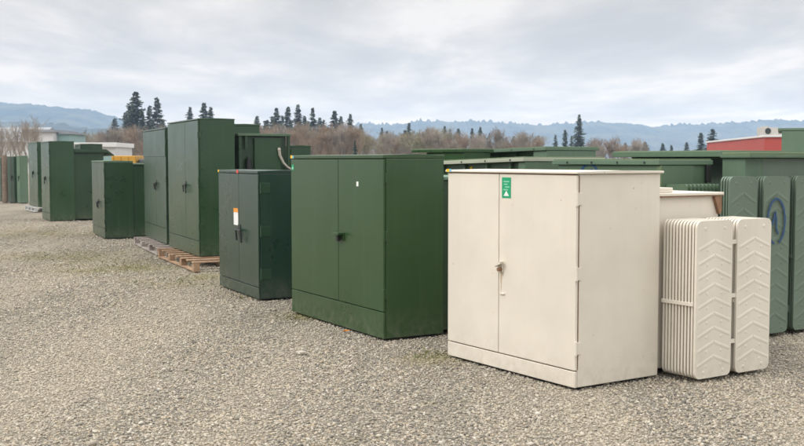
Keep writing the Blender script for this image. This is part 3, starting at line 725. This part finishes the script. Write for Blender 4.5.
r = thing('shed', 'long barn with grey pitched roof behind the leafless trees at far left', 'building', (px(-60, 140), 140, 0), 0)
x1 = px(34, 140)-px(-60, 140)
part('wall', M['wall_white'], r, (0, x1, 0, 14, 0, 3.9), bev=0)
bm = bmesh.new(); prism(bm, [(-.6, 3.91), (14.6, 3.91), (14.6, 4.1), (7, 6.2), (-.6, 4.1)], -.4, x1+.3, lambda a, b, t: (t, a, b)); obj('roof', bm, M['roof_grey'], r)
r = thing('shed', 'low white building showing between the sloped hood and the fir trees', 'building', (px(66, 115), 115, 0), 3)
part('wall', M['wall_white'], r, (0, 5.4, 0, 9, 0, 3.05), bev=0)
part('roof', M['roof_pale'], r, (-.2, 5.6, -.3, 9.3, 3.06, 3.55), bev=.03)
part('door', M['teal'], r, (3.9, 5.0, -.03, -.005, 0, 2.3), bev=0)
# red building: corner near (27.6, 80), long wall running away
ang = math.degrees(math.atan2(27, 3.4))
r = thing('red_building', 'flat roofed red building with rooftop unit behind the right hand transformers', 'building', (27.55, 80, 0), ang)
part('wall', M['redwall'], r, (0, 27, -12, 0, 0, 3.38), bev=0)
bm = bmesh.new()
box(bm, -.12, 27.1, -12.1, .12, 3.381, 3.53, .02); obj('roof', bm, M['roof_pale'], r)
part('window', M['glass'], r, (6, 8, .005, .03, 1.1, 2.2), (12, 14, .005, .03, 1.1, 2.2), bev=0) if False else None
for a in (5, 11, 17): part('window', M['glass'], r, (a, a+1.6, .004, .04, 1.0, 2.1), bev=0)
part('ridge_vent', M['roof_pale'], r, (4.5, 7.5, -2.2, -1.2, 3.531, 3.95), bev=.2)
o = thing('rooftop_unit', 'pale air handling unit with dark fan on the red building roof', 'air conditioner', (28.3, 81.2, 3.535), 8)
part('casing', M['unit_grey'], o, (-.55, .75, 0, .9, 0, .62), bev=.02)
part('side_vent', M['unit_grey'], o, (.755, 1.3, .1, .8, .0, .45), bev=.02)
bm = bmesh.new(); cyl(bm, (-.1, -.03, .34), (-.1, -.001, .34), .24, .24, 16); obj('fan', bm, M['dark'], o)
bm = bmesh.new(); cyl(bm, (-.1, .45, .621), (-.1, .45, .72), .3, .3, 14); obj('cowl', bm, M['unit_grey'], o)
# yellow tipper body behind the middle of the row
r = thing('dump_truck', 'yellow truck body peeking over the mid row cabinet', 'truck', (px(112, 62), 62, 0), 0)
part('tipper_body', M['safety_yellow'], r, (0, 1.42, 0, 2.4, .9, 1.90), bev=.03)
for a in (.02, .45, .9, 1.3): part('rib', M['safety_yellow'], r, (a, a+.09, -.07, -.001, .95, 1.87), bev=.01)
part('chassis', M['dark'], r, (-.1, 2.6, .2, 2.2, .55, .88), bev=.02)
part('cab', M['dark'], r, (1.46, 2.7, .1, 2.3, .9, 1.72), bev=.18)
for a in (.4, 2.1):
    bm = bmesh.new(); cyl(bm, (a, .0, .48), (a, .35, .48), .48, .48, 20); obj('wheel', bm, M['black'], r)

# ------------------------------------------------------------------ hills
m, nt, b = new_mat('forested hillside')
n = N(nt, 'ShaderNodeTexNoise', Scale=.012, Detail=8, Roughness=.7); L(nt, mapping(nt, (1, 1, 1)), n.inputs['Vector'])
L(nt, mix(nt, ramp(nt, [(.42, 0), (.6, 1)], n.outputs[0]).outputs[0], (.010, .020, .014), (.085, .085, .055)), b.inputs['Base Color']); b.inputs['Roughness'].default_value = 1
b.inputs['Specular IOR Level'].default_value = 0
def hill(name, Y, prof, jag, depth=700, u0=None, u1=None, step=5., seed=0):
    us = [p[0] for p in prof]; vs = [p[1] for p in prof]
    xs = np.arange(px(us[0], Y), px(us[-1], Y), step)
    V, F = [], []; rows = [(-1., 0), (-.75, .28), (-.5, .55), (-.28, .80), (-.12, .95), (0, 1.), (.05, .93), (.5, .6), (1, 0)]
    rr = random.Random(seed)
    for i, x in enumerate(xs):
        u = 402+x/Y*FPX; H = (HOR-np.interp(u, us, vs))/FPX*Y+CAM_Z
        for j, (a, f) in enumerate(rows):
            k = mnoise.fractal(Vector((x*.004, a*3+seed, 0)), 1., 2., 4)
            z = max(-.5, H*f + (14*k*H/100 if 0 < j < 4 else 0)) + (jag*(rr.random()**2+.5*abs(mnoise.noise(Vector((x*.03, seed, 0))))) if j == 5 else (jag*.5*rr.random() if 0 < j < 5 else 0))
            V.append((x, Y+a*depth+(60*k if 0 < j < 5 else 0), z))
    nr = len(rows)
    for i in range(len(xs)-1):
        for j in range(nr-1): F.append((i*nr+j, (i+1)*nr+j, (i+1)*nr+j+1, i*nr+j+1))
    o = bpy.data.objects.new(name, mesh_from(name, V, F, m)); col.objects.link(o); structure(o)
hill('left_hill', 2600, [(-260, 112), (-120, 100), (-30, 103), (0, 104), (12, 105), (45, 106.5), (60, 108.5), (90, 111), (105, 114.5), (120, 119.5), (140, 127), (175, 134), (230, 150), (260, 159)], 5, seed=1)
hill('low_ridge', 1700, [(-200, 124), (-40, 123), (30, 124.5), (60, 126), (90, 129), (130, 131), (170, 133), (230, 138), (300, 150)], 6, 400, seed=2)
hill('right_ridge', 2900, [(120, 150), (200, 135), (280, 129), (330, 127), (350, 127), (369, 124.5), (382, 126), (404, 124.5), (421, 121.5), (435, 122.5), (450, 122.5), (490, 123), (530, 125.5), (546, 127), (560, 125), (591, 123), (629, 124.5), (645, 127.5), (662, 128), (676, 126), (708, 125), (740, 123.5), (765, 121.5), (804, 123), (900, 121), (1100, 128)], 9, 600, seed=3)

# ------------------------------------------------------------------ air
bm = bmesh.new(); box(bm, -3700, 3700, -3700, 3700, -1, 178)
m = bpy.data.materials.new('haze'); m.use_nodes = True; nt = m.node_tree; nt.nodes.clear()
out = N(nt, 'ShaderNodeOutputMaterial'); pv = N(nt, 'ShaderNodeVolumePrincipled')
pv.inputs['Color'].default_value = (.54, .73, 1, 1); pv.inputs['Density'].default_value = .00030; pv.inputs['Anisotropy'].default_value = 0
L(nt, pv.outputs[0], out.inputs['Volume'])
o = obj('haze', bm, m); o['kind'] = 'stuff'; o['label'] = 'thin blue haze over the far hills'

# ------------------------------------------------------------------ sky and light
SUN_EL, SUN_AZ = 42, -115      # azimuth from +Y clockwise: light comes from behind left
w = bpy.data.worlds.new('World'); scene.world = w; w.use_nodes = True; nt = w.node_tree; nt.nodes.clear()
out = N(nt, 'ShaderNodeOutputWorld'); bg = N(nt, 'ShaderNodeBackground', Strength=.1)
sky = N(nt, 'ShaderNodeTexSky'); sky.sky_type = 'NISHITA'; sky.sun_disc = False; sky.sun_elevation = R(SUN_EL); sky.sun_rotation = R(SUN_AZ)
tc = N(nt, 'ShaderNodeTexCoord'); sp = N(nt, 'ShaderNodeSeparateXYZ'); L(nt, tc.outputs['Generated'], sp.inputs[0])
zz = N(nt, 'ShaderNodeMath', operation='ADD'); L(nt, sp.outputs[2], zz.inputs[0]); zz.inputs[1].default_value = .075
zm = N(nt, 'ShaderNodeMath', operation='MAXIMUM'); L(nt, zz.outputs[0], zm.inputs[0]); zm.inputs[1].default_value = .03
xd = N(nt, 'ShaderNodeMath', operation='DIVIDE'); L(nt, sp.outputs[0], xd.inputs[0]); L(nt, zm.outputs[0], xd.inputs[1])
yd = N(nt, 'ShaderNodeMath', operation='DIVIDE'); L(nt, sp.outputs[1], yd.inputs[0]); L(nt, zm.outputs[0], yd.inputs[1])
cb = N(nt, 'ShaderNodeCombineXYZ'); L(nt, xd.outputs[0], cb.inputs[0]); L(nt, yd.outputs[0], cb.inputs[1])
mpc = N(nt, 'ShaderNodeMapping'); mpc.inputs['Scale'].default_value = (1.25, .62, 1); mpc.inputs['Rotation'].default_value = (0, 0, R(8)); mpc.inputs['Location'].default_value = (1.7, .4, 0); L(nt, cb.outputs[0], mpc.inputs[0])
n1 = N(nt, 'ShaderNodeTexNoise', Scale=.95, Detail=9, Roughness=.55, Distortion=.25); L(nt, mpc.outputs[0], n1.inputs['Vector'])
cl = ramp(nt, [(.34, (4.75, 4.78, 4.75)), (.45, (5.55, 5.55, 5.48)), (.54, (6.6, 6.56, 6.4)), (.64, (8.1, 8.0, 7.75))], n1.outputs[0])
# bright break along the horizon, brighter zenith
hz_ = ramp(nt, [(0, (2.3, 1.75, 1.12)), (.035, (1.85, 1.48, 1.06)), (.065, (1.36, 1.16, .95)), (.10, (1.12, 1.0, .89)), (.2, (1.03, .97, .90)), (.4, (2.0, 2.0, 2.0)), (1, (4.5, 4.45, 4.4))], sp.outputs[2])
cm = mix(nt, 1., cl.outputs[0], hz_.outputs[0], 'MULTIPLY')
fin = mix(nt, .96, sky.outputs[0], cm)
L(nt, fin, bg.inputs[0]); L(nt, bg.outputs[0], out.inputs[0])
sd = bpy.data.lights.new('sun', 'SUN'); sd.energy = 1.4; sd.angle = R(18); sd.color = (1, .965, .92)
so = bpy.data.objects.new('sun', sd); col.objects.link(so)
a, e = R(SUN_AZ), R(SUN_EL)
so.rotation_euler = Vector((-math.sin(a)*math.cos(e), -math.cos(a)*math.cos(e), -math.sin(e))).to_track_quat('-Z', 'Y').to_euler()

vs = scene.view_settings; vs.view_transform = 'Standard'; vs.look = 'None'; vs.exposure = .25; vs.gamma = 1; vs.use_curve_mapping = False
scene.render.engine = 'CYCLES'; scene.cycles.use_denoising = True; scene.cycles.max_bounces = 6; scene.cycles.volume_bounces = 1
scene.render.resolution_x, scene.render.resolution_y = 1024, 568
